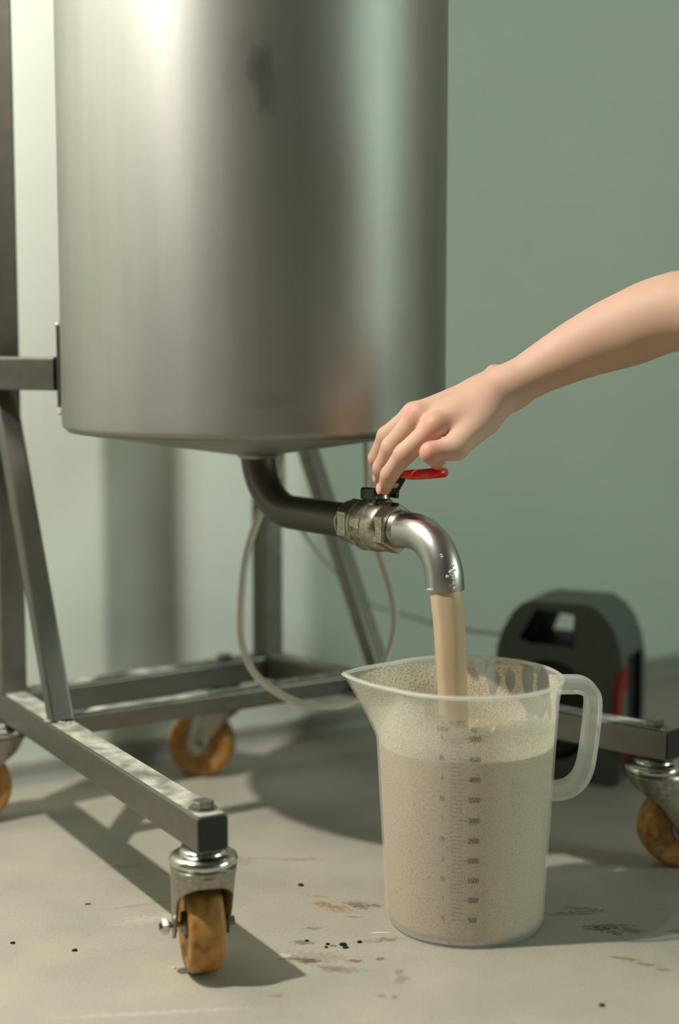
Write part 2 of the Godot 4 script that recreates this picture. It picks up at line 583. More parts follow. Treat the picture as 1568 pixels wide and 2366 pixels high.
# ------------------------------------------------------------------ the tank on its cart
func caster(parent: Node3D, stem: Vector3, trail: Vector3) -> Node3D:
	# stem: floor point under the swivel; trail: from the swivel to where the wheel stands
	var c := Node3D.new()
	c.name = "caster"
	parent.add_child(c, true)
	c.position = stem - parent.position
	var roll := trail.normalized()
	c.basis = Basis(roll.cross(Vector3.UP) * -1.0, Vector3.UP, roll)   # z towards the wheel
	var off := trail.length()
	var hub := Vector3(0, 0.042, off)
	# wheel with rounded shoulders, its axle along x
	var wp := [Vector2(0.008, -0.013), Vector2(0.026, -0.013), Vector2(0.028, -0.0155), Vector2(0.036, -0.0155), Vector2(0.0395, -0.0145), Vector2(0.0415, -0.011), Vector2(0.042, -0.006), Vector2(0.042, 0.006), Vector2(0.0415, 0.011), Vector2(0.0395, 0.0145), Vector2(0.036, 0.0155), Vector2(0.028, 0.0155), Vector2(0.026, 0.013), Vector2(0.008, 0.013)]
	put("wheel", moved(lathe(wp, 48), along(hub, Vector3.RIGHT)).mesh(), mats.wheel_yellow, c)
	put("wheel_hub", moved(lathe([Vector2(0.001, -0.017), Vector2(0.011, -0.017), Vector2(0.012, -0.016), Vector2(0.012, 0.016), Vector2(0.011, 0.017), Vector2(0.001, 0.017)], 20), along(hub, Vector3.RIGHT)).mesh(true), mats.zinc, c)
	# fork: a bent sheet round the swivel; arched front and back, two legs swept to the axle
	var sheet := Shape.new()
	var na := 56
	var nt := 14
	for side in 2:
		for i in na:
			var a := TAU * i / na
			var lat := absf(cos(a))
			var leg := smoothstep(0.40, 0.74, lat) * smoothstep(-0.60, -0.20, sin(a))
			var y1: float = lerpf(lerpf(0.0870, 0.0680, pow(lat, 2.0)), 0.031, leg)
			for k in nt + 1:
				var t := float(k) / nt
				var y: float = lerpf(0.102, y1, t)
				var down := clampf((0.102 - y) / 0.060, 0.0, 1.1)
				var r := 0.0285 - side * 0.0025
				var x := signf(cos(a)) * pow(lat, 0.55) * (r - 0.003 * down)
				var z := sin(a) * r * lerpf(1.0, 0.62, down * leg) + off * down
				sheet.add(Vector3(x, y, z))
	var per := na * (nt + 1)
	for side in 2:
		for i in na:
			var j := (i + 1) % na
			for k in nt:
				var a := side * per + i * (nt + 1) + k
				var b := side * per + j * (nt + 1) + k
				if side == 0:
					sheet.quad(a, b, b + 1, a + 1)
				else:
					sheet.quad(a, a + 1, b + 1, b)
	for i in na:
		var j := (i + 1) % na
		for k in [0, nt]:
			var a: int = i * (nt + 1) + k
			var b: int = j * (nt + 1) + k
			if k == 0:
				sheet.quad(a, a + per, b + per, b)
			else:
				sheet.quad(a, b, b + per, a + per)
	put("fork", sheet.mesh(), mats.zinc, c)
	# the pressed crown, the ball race and the neck under the tube
	put("crown", lathe([Vector2(0.001, 0.096), Vector2(0.027, 0.096), Vector2(0.0285, 0.0985), Vector2(0.0285, 0.1015), Vector2(0.027, 0.1035), Vector2(0.001, 0.1035)], 40).mesh(), mats.zinc, c)
	put("bearing_cap", lathe([Vector2(0.016, 0.1015), Vector2(0.026, 0.1015), Vector2(0.0292, 0.1035), Vector2(0.0300, 0.1065), Vector2(0.0288, 0.1098), Vector2(0.0255, 0.1118), Vector2(0.021, 0.1122), Vector2(0.0205, 0.1135), Vector2(0.0195, 0.1175), Vector2(0.001, 0.118)], 44).mesh(), mats.chrome, c)
	var bolt := moved(hexagon(0.0075, 0.0290, 0.0345), along(hub, Vector3.RIGHT))
	bolt.join(moved(lathe([Vector2(0.004, -0.0295), Vector2(0.004, 0.0365)], 12), along(hub, Vector3.RIGHT)))
	put("axle_bolt", bolt.mesh(true), mats.chrome, c)
	return c


func stem_bolt(parent: Node3D, at: Vector3, turn: float) -> void:
	var s := lathe([Vector2(0.0001, 0.15), Vector2(0.0125, 0.15), Vector2(0.0125, 0.1515), Vector2(0.0001, 0.1515)], 24)
	s.join(hexagon(0.0098, 0.1513, 0.1575))
	part("stem_bolt", moved(s, Transform3D(Basis(Vector3.UP, turn), at)).mesh(true), mats.zinc, parent)


func bead(a: Vector3, b: Vector3, r: float, seed_: int) -> Shape:
	var rng := RandomNumberGenerator.new()
	rng.seed = seed_
	var n := int(maxf(4.0, a.distance_to(b) / (r * 0.9)))
	var s := Shape.new()
	for i in n:
		var k := r * rng.randf_range(0.75, 1.25)
		s.join(ball(k, a.lerp(b, (i + 0.5) / n) + Vector3(rng.randf_range(-1, 1), rng.randf_range(-1, 1), rng.randf_range(-1, 1)) * r * 0.2, Vector3(1, 1, 1), 8))
	return s


func build_cart() -> void:
	var o := thing("tank_cart", "large brushed steel tank on a wheeled tube cart with bottom outlet pipe and valve", "tank", TANK)
	var top := 0.15
	var mid := top - 0.016
	# the shell: a plain cylinder with a rolled lower edge, and a shallow cone under it
	var R := 0.2055
	var at_tank := Transform3D(Basis(), TANK + Vector3.UP * 0.0025)
	var shell := moved(lathe([Vector2(R, 1.32), Vector2(R, 0.475), Vector2(R, 0.4605), Vector2(R - 0.0008, 0.4575), Vector2(R - 0.003, 0.4555), Vector2(R - 0.003, 0.4555), Vector2(R - 0.006, 0.455), Vector2(R - 0.006, 1.32), Vector2(R, 1.32)], 128), at_tank)
	for i in shell.v.size():
		shell.t[i].y = (1.35 - shell.v[i].y) / 0.90
	part("tank_shell", shell.mesh(false), mats.tank_steel, o)
	part("tank_lid", moved(lathe([Vector2(0.001, 1.345), Vector2(0.12, 1.340), Vector2(R - 0.004, 1.325), Vector2(R + 0.004, 1.322), Vector2(R + 0.004, 1.312), Vector2(R - 0.008, 1.312)], 96), at_tank).mesh(), mats.tank_steel, o)
	part("cone_bottom", moved(lathe([Vector2(R - 0.0035, 0.4558), Vector2(R - 0.006, 0.4525), Vector2(0.1, 0.4372), Vector2(0.024, 0.4255), Vector2(0.012, 0.4235)], 96), at_tank).mesh(false, false), mats.tank_steel, o)
	# legs: two posts stand on the rear ends of the beams
	var P := Vector3(-0.377, 0, -1.7075)
	var Q := Vector3(-0.0925, 0, -1.9215)
	var L := Vector3(-0.1076, 0, -1.2474)
	var R2 := Vector3(0.3455, 0, -1.5335)
	var bl := (L - P).normalized()
	var br := (R2 - Q).normalized()
	var rail := (Q - P).normalized()
	var lift := Vector3.UP * mid
	part("beam", tube(P - bl * 0.014 + lift, L + lift, 0.0292, 0.032).mesh(true), mats.tube_steel, o, "left beam of the cart with dusty top face")
	part("beam", tube(Q - br * 0.012 + lift, R2 + lift, 0.0292, 0.032).mesh(true), mats.tube_steel, o, "right beam of the cart behind the jug")
	part("rear_rail", tube(P + rail * 0.0146 + lift, Q - rail * 0.0146 + lift, 0.0292, 0.0318).mesh(true), mats.tube_steel, o)
	part("front_rail", tube(Vector3(-0.299, 0.1385, -1.600), Vector3(0.020, 0.1385, -1.811), 0.022, 0.0228).mesh(true), mats.tube_steel, o)
	# floury dust settled on the tubes
	for e in [[P - bl * 0.012, L - bl * 0.001, 0.0245], [P + rail * 0.016, Q - rail * 0.016, 0.0245], [Q, R2 - br * 0.001, 0.0245]]:
		part("dust_layer", sweep(PackedVector2Array([Vector2(e[2] / 2, 0.0003), Vector2(e[2] / 2, 0.0006), Vector2(-e[2] / 2, 0.0006), Vector2(-e[2] / 2, 0.0003)]), [e[0] + Vector3.UP * top, e[1] + Vector3.UP * top]).mesh(true), mats.dust, o, "pale dust settled on the tube")
	part("dust_layer", sweep(PackedVector2Array([Vector2(0.009, 0.0003), Vector2(0.009, 0.0006), Vector2(-0.009, 0.0006), Vector2(-0.009, 0.0003)]), [Vector3(-0.299, 0.15, -1.600), Vector3(0.010, 0.15, -1.8045)]).mesh(true), mats.dust, o)
	for e in [[L, bl], [R2, br]]:
		var c: Vector3 = e[0] + lift + e[1] * 0.0004
		part("end_cap", sweep(round_rect(0.0262, 0.029, 0.003), [c - e[1] * 0.012, c + e[1] * 0.0008]).mesh(true), mats.black_plastic, o, "black plastic plug in the beam end")
	part("post", sweep(round_rect(0.0292, 0.0292, 0.003), [P + Vector3.UP * (top + 0.0002), P + Vector3.UP * 1.30], bl).mesh(true), mats.tube_steel, o)
	part("post", sweep(round_rect(0.0292, 0.0292, 0.003), [Q + Vector3.UP * (top + 0.0002), Q + Vector3.UP * 1.30], rail.cross(Vector3.UP)).mesh(true), mats.tube_steel, o)
	# the arms from the posts to the tank, with their plates and weld beads
	var a0 := Vector3(-0.404, 0.5150, -1.6880)
	var a1 := Vector3(-0.3010, 0.5150, -1.6440)
	part("arm", tube(a0, a1, 0.030, 0.036).mesh(true), mats.tube_steel, o)
	var pl := Shape.new()
	for i in 9:
		for k in 2:
			for y in [0.480, 0.566]:
				var a := PI + (i - 4) * 0.028
				pl.add(TANK + Vector3(cos(a) * (R + 0.0004 + k * 0.0042), y, sin(a) * (R + 0.0004 + k * 0.0042)))
	for i in 8:
		var b := i * 4
		pl.quad(b + 2, b + 3, b + 7, b + 6)
		pl.quad(b, b + 4, b + 5, b + 1)
		pl.quad(b + 1, b + 5, b + 7, b + 3)
		pl.quad(b, b + 2, b + 6, b + 4)
	pl.quad(0, 1, 3, 2)
	pl.quad(32, 34, 35, 33)
	part("bracket_plate", pl.mesh(true), mats.tube_steel, o)
	for wb in [bead(a1 + Vector3(0.004, 0.018, 0.014), a1 + Vector3(0.004, -0.018, 0.014), 0.0028, 5), bead(a1 + Vector3(0.004, 0.0185, 0.014), a1 + Vector3(0.004, 0.0185, -0.014), 0.0026, 6), bead(TANK + Vector3(-R - 0.002, 0.567, -0.02), TANK + Vector3(-R - 0.002, 0.567, 0.022), 0.0026, 7), bead(TANK + Vector3(-R - 0.001, 0.474, -0.01), TANK + Vector3(-R - 0.001, 0.474, 0.024), 0.0022, 8)]:
		part("weld_bead", wb.mesh(), mats.weld, o)
	# braces
	var b0 := Vector3(-0.375, 0.4957, -1.693)
	var b1 := Vector3(-0.2945, top, -1.5685)
	var bd := Vector3(0.5426, 0, 0.84)
	part("brace", sweep(round_rect(0.0255, 0.0165, 0.003), [b0, b1], bd).mesh(true), mats.tube_steel, o, "slanting brace in front of the left post")
	var c0 := Vector3(-0.066, 0.4957, -1.905)
	var c1 := Vector3(0.050, top, -1.7925)
	part("brace", sweep(round_rect(0.0255, 0.0165, 0.003), [c0, c1], br).mesh(true), mats.tube_steel, o, "slanting brace behind the outlet pipe")
	part("arm", tube(Q + Vector3(0, 0.5135, 0.0) - rail * 0.02, Q + Vector3(0, 0.5135, 0) + rail * 0.12, 0.026, 0.036).mesh(true), mats.tube_steel, o)
	part("weld_bead", bead(b1 + Vector3(-0.016, 0.001, 0.004), b1 + Vector3(0.012, 0.001, 0.014), 0.0016, 9).mesh(), mats.weld, o)
	# casters and the bolts that hold them
	var s1 := Vector3(-0.1175, 0, -1.2665)
	var s2 := Vector3(0.3290, 0, -1.5480)
	var s3 := P + rail * 0.29 + Vector3(0, 0, 0)
	var s4 := P + Vector3(-0.012, 0, 0.006)
	caster(o, s1, Vector3(-0.004, 0, -0.0150))
	caster(o, s2, Vector3(0.0280, 0, -0.004))
	caster(o, s3, Vector3(-0.0300, 0, -0.004))
	caster(o, s4, Vector3(-0.0300, 0, 0.008))
	stem_bolt(o, s1, 0.3)
	stem_bolt(o, s2, 0.1)
	stem_bolt(o, s3, 0.5)
	build_outlet(o)


func on_pipe(s: float, h := 0.370) -> Vector3:
	return Vector3(TANK.x + 0.003, h, TANK.z) + V * s


func build_outlet(o: Node3D) -> void:
	# the pipe drops from the cone and bends to run level
	var rb := 0.062
	var path := [on_pipe(0, 0.427)]
	for i in 13:
		var a := PI / 2 * i / 12
		path.append(on_pipe(rb * (1 - cos(a)), 0.370 + rb * (1 - sin(a))))
	path.append(on_pipe(0.10))
	path.append(on_pipe(0.168))
	path.remove_at(0)
	path.push_front(on_pipe(0, 0.4335))
	var sc := [1.10, 1.08, 1.06, 1.05, 1.04, 1.03, 1.02, 1.0, 1.0, 1.0, 1.0, 1.0, 1.0, 1.0, 1.0, 1.0]
	part("outlet_pipe", sweep(ring(0.0178, 32), path, V, true, sc).mesh(), mats.pipe_steel, o, "dark steel outlet pipe under the tank")
	part("weld_bead", moved(lathe([Vector2(0.0185, 0.4235), Vector2(0.0215, 0.4245), Vector2(0.0225, 0.427)], 32), Transform3D(Basis(), Vector3(TANK.x + 0.003, 0, TANK.z))).mesh(false, false), mats.weld, o)
	# ball valve
	var v := Node3D.new()
	v.name = "ball_valve"
	o.add_child(v)
	v.position = on_pipe(0.2097) - o.position
	v.set_meta("label", "nickel plated ball valve with a red lever")
	var ax := along(Vector3.ZERO, V) * Transform3D(Basis.from_scale(Vector3(1, 0.81, 1)), Vector3.ZERO)          # y runs along the pipe
	var left := moved(hexagon(0.0235, -0.056, -0.036, 0.0175), ax)
	left.join(moved(lathe([Vector2(0.0172, -0.0595), Vector2(0.0198, -0.0595), Vector2(0.0215, -0.0575), Vector2(0.0215, -0.055), Vector2(0.0172, -0.055)], 40), ax))
	put("inlet_nut", left.mesh(true), mats.nickel, v)
	var pr := [Vector2(0.0172, -0.037), Vector2(0.0215, -0.037), Vector2(0.0238, -0.031), Vector2(0.0250, -0.024), Vector2(0.0250, -0.024), Vector2(0.0262, -0.0235), Vector2(0.0262, -0.0225), Vector2(0.0256, -0.022), Vector2(0.0256, -0.022), Vector2(0.0260, -0.010), Vector2(0.0260, -0.003), Vector2(0.0260, -0.003), Vector2(0.0253, -0.002), Vector2(0.0253, -0.002), Vector2(0.0252, 0.006), Vector2(0.0243, 0.014), Vector2(0.0225, 0.0205), Vector2(0.0172, 0.0205)]
	put("valve_body", moved(lathe(pr, 64), ax).mesh(false), mats.nickel, v)
	var right := moved(hexagon(0.0247, 0.016, 0.036, 0.0175), ax)
	put("outlet_nut", right.mesh(true), mats.nickel, v)
	# raised characters cast on the body
	for q in [["PN", -0.0185, 0.10], ["32", -0.0085, 0.10], ["CE", -0.0185, 0.48], ["40", -0.0085, 0.48]]:
		var tm := TextMesh.new()
		tm.text = q[0]
		tm.font = font()
		tm.font_size = 16
		tm.pixel_size = 0.00042
		tm.depth = 0.0012
		tm.curve_step = 1.0
		var out := (Vector3.UP * -sin(q[2]) + V.cross(Vector3.UP) * -1.0 * cos(q[2])).normalized()
		var up := V.cross(out) * -1.0
		if out.dot(Vector3(0, 0, 1)) < 0.0:
			out = (Vector3.UP * -sin(q[2]) + V.cross(Vector3.UP) * cos(q[2])).normalized()
			up = V.cross(out)
		if up.y < 0.0:
			up = -up
		var ch := put("cast_mark", tm, mats.nickel, v, V * q[1] * 0.81 + out * 0.0258)
		ch.basis = Basis(up.cross(out), up, out)
	# bonnet, stem, nut
	var st := V * -0.001
	put("bonnet", moved(lathe([Vector2(0.0135, 0.021), Vector2(0.0125, 0.0248), Vector2(0.0098, 0.0265), Vector2(0.0092, 0.0285), Vector2(0.0092, 0.0318), Vector2(0.0084, 0.0326), Vector2(0.001, 0.0326)], 28), Transform3D(Basis(), st)).mesh(), mats.nickel, v)
	var ear := box(Vector3(0.006, 0.006, 0.010), st + Vector3(-0.0125, 0.0315, -0.002), 0.001, 0.6)
	ear.join(box(Vector3(0.0035, 0.012, 0.004), st + Vector3(-0.006, 0.028, 0.0095), 0.0008, 0.2))
	put("stop_lug", ear.mesh(true), mats.nickel, v)
	put("stem_nut", moved(hexagon(0.0138, 0.0374, 0.0462), Transform3D(Basis(Vector3.UP, 0.4), st)).mesh(true), mats.chrome, v)
	put("stem", moved(lathe([Vector2(0.0055, 0.032), Vector2(0.0055, 0.0510), Vector2(0.0045, 0.0522), Vector2(0.0001, 0.0522)], 16), Transform3D(Basis(), st)).mesh(), mats.chrome, v)
	# lever: a black steel strip that rises a little, and its red sleeve
	var strip := [st + V * -0.017 + Vector3.UP * 0.0355, st + V * 0.017 + Vector3.UP * 0.0355, st + V * 0.030 + Vector3.UP * 0.0515, st + V * 0.045 + Vector3.UP * 0.0540, st + V * 0.078 + Vector3.UP * 0.0572]
	put("lever", sweep(round_rect(0.0195, 0.0032, 0.001, 2), strip, Vector3.UP).mesh(true), mats.black_steel, v)
	var skirt := box(Vector3(0.0035, 0.010, 0.020), st + V.cross(Vector3.UP) * 0.0145 + Vector3.UP * 0.0318, 0.001, atan2(V.x, V.z))
	skirt.join(box(Vector3(0.0035, 0.010, 0.020), st - V.cross(Vector3.UP) * 0.0145 + Vector3.UP * 0.0318, 0.001, atan2(V.x, V.z)))
	skirt.join(moved(lathe([Vector2(0.0095, 0.0325), Vector2(0.0155, 0.0325), Vector2(0.0155, 0.0368), Vector2(0.0095, 0.0368)], 24, true), Transform3D(Basis(), st)))
	put("stop_plate", skirt.mesh(true), mats.black_steel, v)
	var sp := []
	var ss := []
	for i in 15:
		var t := i / 14.0
		sp.append(st + V * lerpf(0.030, 0.0925, t) + Vector3.UP * (lerpf(0.0532, 0.0590, t) - 0.0012 * sin(PI * t)))
		ss.append(lerpf(0.62, 1.0, smoothstep(0.0, 0.45, t)) if t < 0.86 else sqrt(maxf(0.02, 1.0 - pow((t - 0.86) / 0.142, 2.0))))
	put("lever_sleeve", sweep(round_rect(0.0240, 0.0098, 0.0046, 5), sp, Vector3.UP, true, ss).mesh(), mats.red_vinyl, v)
	# outlet elbow, screwed into the valve; its end turned down
	var e := Node3D.new()
	e.name = "elbow"
	o.add_child(e)
	e.position = on_pipe(0.305) - o.position
	e.set_meta("label", "bright steel elbow that pours into the jug")
	var ep := [V * -0.066, V * -0.056]
	var r := 0.047
	for i in 15:
		var a := PI / 2 * i / 14
		ep.append(V * (-r + r * sin(a)) + Vector3.UP * (-r + r * cos(a)))
	ep.append(Vector3(0, -0.0505, 0))
	var es := []
	for i in ep.size():
		es.append(lerpf(0.98, 1.035, float(i) / (ep.size() - 1)))
	var outer := sweep(ring(0.0176, 40), ep, Vector3.UP, false, es)
	var inner := sweep(ring(0.0156, 40), ep, Vector3.UP, false, es)
	var kk := outer.v.size()
	outer.join(inner)
	var n := 40
	for i in range(kk, outer.v.size()):
		pass
	for endi in [0, ep.size() - 1]:
		for j in n:
			var a: int = endi * n + j
			var b: int = endi * n + (j + 1) % n
			var q0 := outer.add(outer.v[a])
			var q1 := outer.add(outer.v[b])
			var q2 := outer.add(outer.v[b + kk])
			var q3 := outer.add(outer.v[a + kk])
			outer.quad(q0, q1, q2, q3)
	put("elbow_body", outer.mesh(false, false), mats.elbow_steel, e)
	var th := Shape.new()
	for i in 5:
		th.join(moved(lathe([Vector2(0.0168, -0.0009), Vector2(0.0182, 0.0), Vector2(0.0168, 0.0009)], 40), along(V * (-0.0675 + i * 0.0020), V)))
	put("screw_thread", th.mesh(false), mats.nickel, e)
	# dried splashes and a notched lip at the mouth
	var rng := RandomNumberGenerator.new()
	rng.seed = 77
	var crust := Shape.new()
	for q in [[0.35, -0.026], [0.22, -0.031], [0.10, -0.036], [0.30, -0.036], [0.38, -0.042], [0.24, -0.045], [0.42, -0.047], [0.50, -0.030], [-0.2, -0.016]]:
		var ang: float = PI / 2 - q[0]
		var at := Vector3(cos(ang) * 0.0180, q[1], sin(ang) * 0.0180)
		for k in 3:
			crust.join(ball(rng.randf_range(0.0006, 0.0015), at + Vector3(rng.randf_range(-1, 1), rng.randf_range(-1, 1), 0) * 0.0018, Vector3(1.2, 0.9, 0.5), 8))
	for k in 7:
		var ang: float = PI / 2 + 0.75 + k * 0.09
		crust.join(ball(rng.randf_range(0.0006, 0.0011), Vector3(cos(ang) * 0.0178, -0.0495 + rng.randf_range(-0.001, 0.001), sin(ang) * 0.0178), Vector3.ONE, 8))
	put("dried_splash", crust.mesh(), mats.crumb_white, e)


# ------------------------------------------------------------------ the measuring jug and what is in it
func jug_radius(h: float) -> float:
	if h < 0.008:
		return 0.0722 + 0.003 * sqrt(maxf(0.0, 1.0 - pow((0.008 - h) / 0.008, 2.0)))
	if h < 0.205:
		return lerpf(0.0752, 0.0862, (h - 0.008) / 0.197)
	return 0.0862 + 0.0032 * smoothstep(0.205, 0.238, h)


func spout(h: float, a: float) -> float:
	var d := absf(wrapf(a - PI, -PI, PI))
	var w := lerpf(0.25, 0.72, clampf((h - 0.175) / 0.063, 0.0, 1.0))
	var k := clampf(1.0 - d / w, 0.0, 1.0)
	return 0.0275 * pow(clampf((h - 0.178) / 0.060, 0.0, 1.0), 1.15) * (0.55 * k + 0.45 * k * k)


func jug_shell(inset: float, h0: float, h1: float, nh: int, uv_from := 0.0, uv_to := 1.0) -> Shape:
	var s := Shape.new()
	var segs := 128
	for i in nh + 1:
		var f := float(i) / nh
		var h := lerpf(h0, h1, f)
		for k in segs + 1:
			var a := TAU * k / segs
			var r := jug_radius(h) + spout(h, a) - inset
			var rise := 0.0025 * clampf(spout(h, a) / 0.0275, 0, 1) * smoothstep(0.2, 0.238, h)
			s.add(Vector3(cos(a) * r, h + rise, sin(a) * r), Vector2(float(k) / segs, lerpf(uv_to, uv_from, f)))
	for i in nh:
		for k in segs:
			var a := i * (segs + 1) + k
			s.quad(a, a + 1, a + segs + 2, a + segs + 1)
	return s


var font_: SystemFont


func font() -> Font:
	if font_ == null:
		font_ = SystemFont.new()
		font_.font_names = PackedStringArray(["Droid Sans"])
	return font_


func jug_text(parent: Node3D, text: String, a: float, h: float, size: float, ink: Material) -> void:
	# a: angle from the direction that faces the camera, positive to the right
	var tm := TextMesh.new()
	tm.text = text
	tm.font = font()
	tm.font_size = 16
	tm.pixel_size = size / 12.0
	tm.depth = 0.0003
	tm.curve_step = 1.0
	var out := Vector3(sin(a), 0, cos(a))
	var r := jug_radius(h) + 0.0003
	var o := put("printed_figure", tm, ink, parent, out * r + Vector3.UP * h)
	o.basis = Basis(Vector3.UP.cross(out) * 0.78, Vector3.UP, out)


func residue_image() -> ImageTexture:
	# dried and running mash on the inside of the jug: u goes round, v from the rim down
	var w := 1024
	var h := 192
	var n := FastNoiseLite.new()
	n.seed = 91
	n.frequency = 0.02
	n.fractal_octaves = 4
	var sp := FastNoiseLite.new()
	sp.seed = 92
	sp.frequency = 0.16
	sp.fractal_octaves = 2
	var im := Image.create_empty(w, h, false, Image.FORMAT_RGBA8)
	for x in w:
		var ang := TAU * x / w               # 0 right, PI/2 towards the camera, PI the spout, 3PI/2 the back
		for y in h:
			var v := float(y) / h
			var q := n.get_noise_2d(x * 0.5 if x < w / 2 else (w - x) * 0.5, y * 0.7)
			# the mash reaches the rim at the spout and the back, less high at the front
			var line := 0.02
			if ang < 2.1:
				line = 0.34 + 0.10 * sin(ang * 5.0) + 0.25 * n.get_noise_2d(x * 0.9, 300.0)
			var a := smoothstep(line - 0.04, line + 0.05, v + 0.16 * q) * (0.95 if ang > 2.1 else 0.86)
			# clear runs at the right of the back wall
			if ang > 4.85:
				for e in [[5.10, 0.30, 0.085, 0.30], [5.33, 0.28, 0.075, 0.26], [5.56, 0.22, 0.085, 0.30], [5.85, 0.2, 0.14, 0.25], [4.95, 0.14, 0.10, 0.16]]:
					var dx: float = (ang - e[0] - 0.12 * (v - e[1]) + 0.02 * q) / e[2]
					var dy: float = (v - e[1]) / e[3]
					a *= lerpf(0.12, 1.0, smoothstep(0.75, 1.0, sqrt(dx * dx + dy * dy) + q * 0.5))
			var s := sp.get_noise_2d(x * 1.3, y * 1.3)
			var c := Color(0.97, 0.955, 0.89).lerp(Color(0.90, 0.85, 0.74), clampf(0.5 + q, 0, 1) * 0.5)
			if s < -0.30:
				c = c.lerp(Color(0.58, 0.42, 0.23), clampf((-0.30 - s) * 6.0, 0.0, 0.9))
			im.set_pixel(x, y, Color(c.r, c.g, c.b, a))
	return ImageTexture.create_from_image(im)


func build_jug() -> void:
	var o := thing("measuring_jug", "translucent white plastic measuring jug with blue scale on the floor under the pouring elbow", "jug", JUG)
	var wall := 0.0018
	var s := jug_shell(0.0, 0.0, 0.238, 44)
	var k := s.v.size()
	var inner := jug_shell(wall, 0.003, 0.2378, 44)
	s.join(inner)
	var segs := 129
	var rim := 44 * segs
	# rounded rim
	for j in 128:
		var a := rim + j
		var b := rim + j + 1
		var t0 := s.add((s.v[a] + s.v[a + k]) / 2 + Vector3.UP * 0.0009)
		var t1 := s.add((s.v[b] + s.v[b + k]) / 2 + Vector3.UP * 0.0009)
		s.quad(a, b, t1, t0)
		s.quad(t0, t1, b + k, a + k)
	# bottoms, the outer one raised inside a foot ring
	for base in [0, k]:
		var c0 := s.add(Vector3(0, 0.003 if base == k else 0.0025, 0))
		for j in 128:
			s.tri(c0, base + j, base + j + 1)
	put("body", s.mesh(false, false), mats.frosted_plastic, o)
	# rolled lip outside the rim
	var lip := []
	for j in 97:
		var a := TAU * j / 96
		var r := jug_radius(0.236) + spout(0.236, a) + 0.0004
		lip.append(Vector3(cos(a) * r, 0.2362 + 0.0025 * clampf(spout(0.236, a) / 0.0275, 0, 1), sin(a) * r))
	put("rim", sweep(ring(0.0016, 8), lip, Vector3.UP, false).mesh(), mats.frosted_grip, o)
	# handle: an I-section bent to a D
	var hp := spline([Vector3(0.0855, 0.2290, 0), Vector3(0.097, 0.2292, 0), Vector3(0.1075, 0.2285, 0), Vector3(0.1155, 0.2235, 0), Vector3(0.1190, 0.2140, 0), Vector3(0.1178, 0.190, 0), Vector3(0.1145, 0.160, 0), Vector3(0.1120, 0.1480, 0), Vector3(0.1070, 0.1375, 0), Vector3(0.0985, 0.1300, 0), Vector3(0.0890, 0.1268, 0), Vector3(0.0805, 0.1262, 0)], 5)
	var sec := PackedVector2Array([Vector2(0.0095, 0.0075), Vector2(-0.0095, 0.0075), Vector2(-0.0095, 0.0045), Vector2(-0.0065, 0.0040), Vector2(-0.0065, -0.0040), Vector2(-0.0095, -0.0045), Vector2(-0.0095, -0.0075), Vector2(0.0095, -0.0075), Vector2(0.0095, -0.0045), Vector2(0.0065, -0.0040), Vector2(0.0065, 0.0040), Vector2(0.0095, 0.0045)])
	put("handle", sweep(sec, hp, Vector3.UP).mesh(true), mats.frosted_grip, o)
	# printed scale
	var pr := Node3D.new()
	pr.name = "printed_scale"
	o.add_child(pr)
	pr.set_meta("label", "blue printed scale in litres and millilitres")
	var turn := -0.0838                    # towards the camera
	var heights := [[0.1990, "5000", "5"], [0.1800, "4500", "4½"], [0.1612, "4000", "4"], [0.1424, "3500", "3½"], [0.1230, "3000", "3"], [0.1042, "2500", "2½"], [0.0852, "2000", "2"], [0.0663, "1500", "1½"], [0.0476, "1000", "1"], [0.0285, "500", "½"]]
	for q in heights:
		jug_text(pr, q[1], turn + 0.095, q[0], 0.0046, mats.scale_ink)
		jug_text(pr, q[2], turn - 0.255, q[0] + 0.0006, 0.0042, mats.worn_ink)
	jug_text(pr, "Litre", turn - 0.245, 0.2075, 0.0048, mats.worn_ink)
	jug_text(pr, "ml", turn + 0.080, 0.2075, 0.0048, mats.worn_ink)
	jug_text(pr, "in 20°C", turn - 0.09, 0.2135, 0.0040, mats.worn_ink)
	var ticks := Shape.new()
	for i in 46:
		var h := 0.0285 + 0.1705 * i / 45.0
		var big := i % 5 == 0
		for g in (6 if big else 4):
			var a0 := turn - 0.165 + 0.034 * g
			for p in [[a0, h - 0.0003], [a0 + 0.034, h - 0.0003], [a0 + 0.034, h + 0.0003], [a0, h + 0.0003]]:
				var r := jug_radius(h) + 0.0003
				ticks.add(Vector3(sin(p[0]) * r, p[1], cos(p[0]) * r))
			var b := ticks.v.size() - 4
			ticks.quad(b, b + 3, b + 2, b + 1)
	put("scale_ticks", ticks.mesh(true, false), mats.worn_ink, pr).set_meta("kind", "stuff")
	# the mash in the jug, a body of its own inside the wall
	var lv := 0.1755
	var q := thing("mash", "beige speckled mash filling the measuring jug to the 4500 mark", "liquid", JUG + Vector3.UP * 0.0035)
	var pm := [Vector2(0.0001, 0.0)]
	for i in 25:
		var h := 0.0035 + (lv - 0.0035) * i / 24.0
		pm.append(Vector2(jug_radius(h) - wall - 0.0005, h - 0.0035))
	pm.append(Vector2(jug_radius(lv) - wall - 0.0010, lv - 0.0030))
	pm.append(Vector2(jug_radius(lv) - wall - 0.0010, lv - 0.0030))
	pm.append(Vector2(0.05, lv - 0.0042))
	pm.append(Vector2(0.026, lv - 0.0030))
	pm.append(Vector2(0.0001, lv - 0.0015))
	put("mash_body", lathe(pm, 96).mesh(), mats.slurry, q)
	var rng := RandomNumberGenerator.new()
	rng.seed = 12
	var fo := Shape.new()
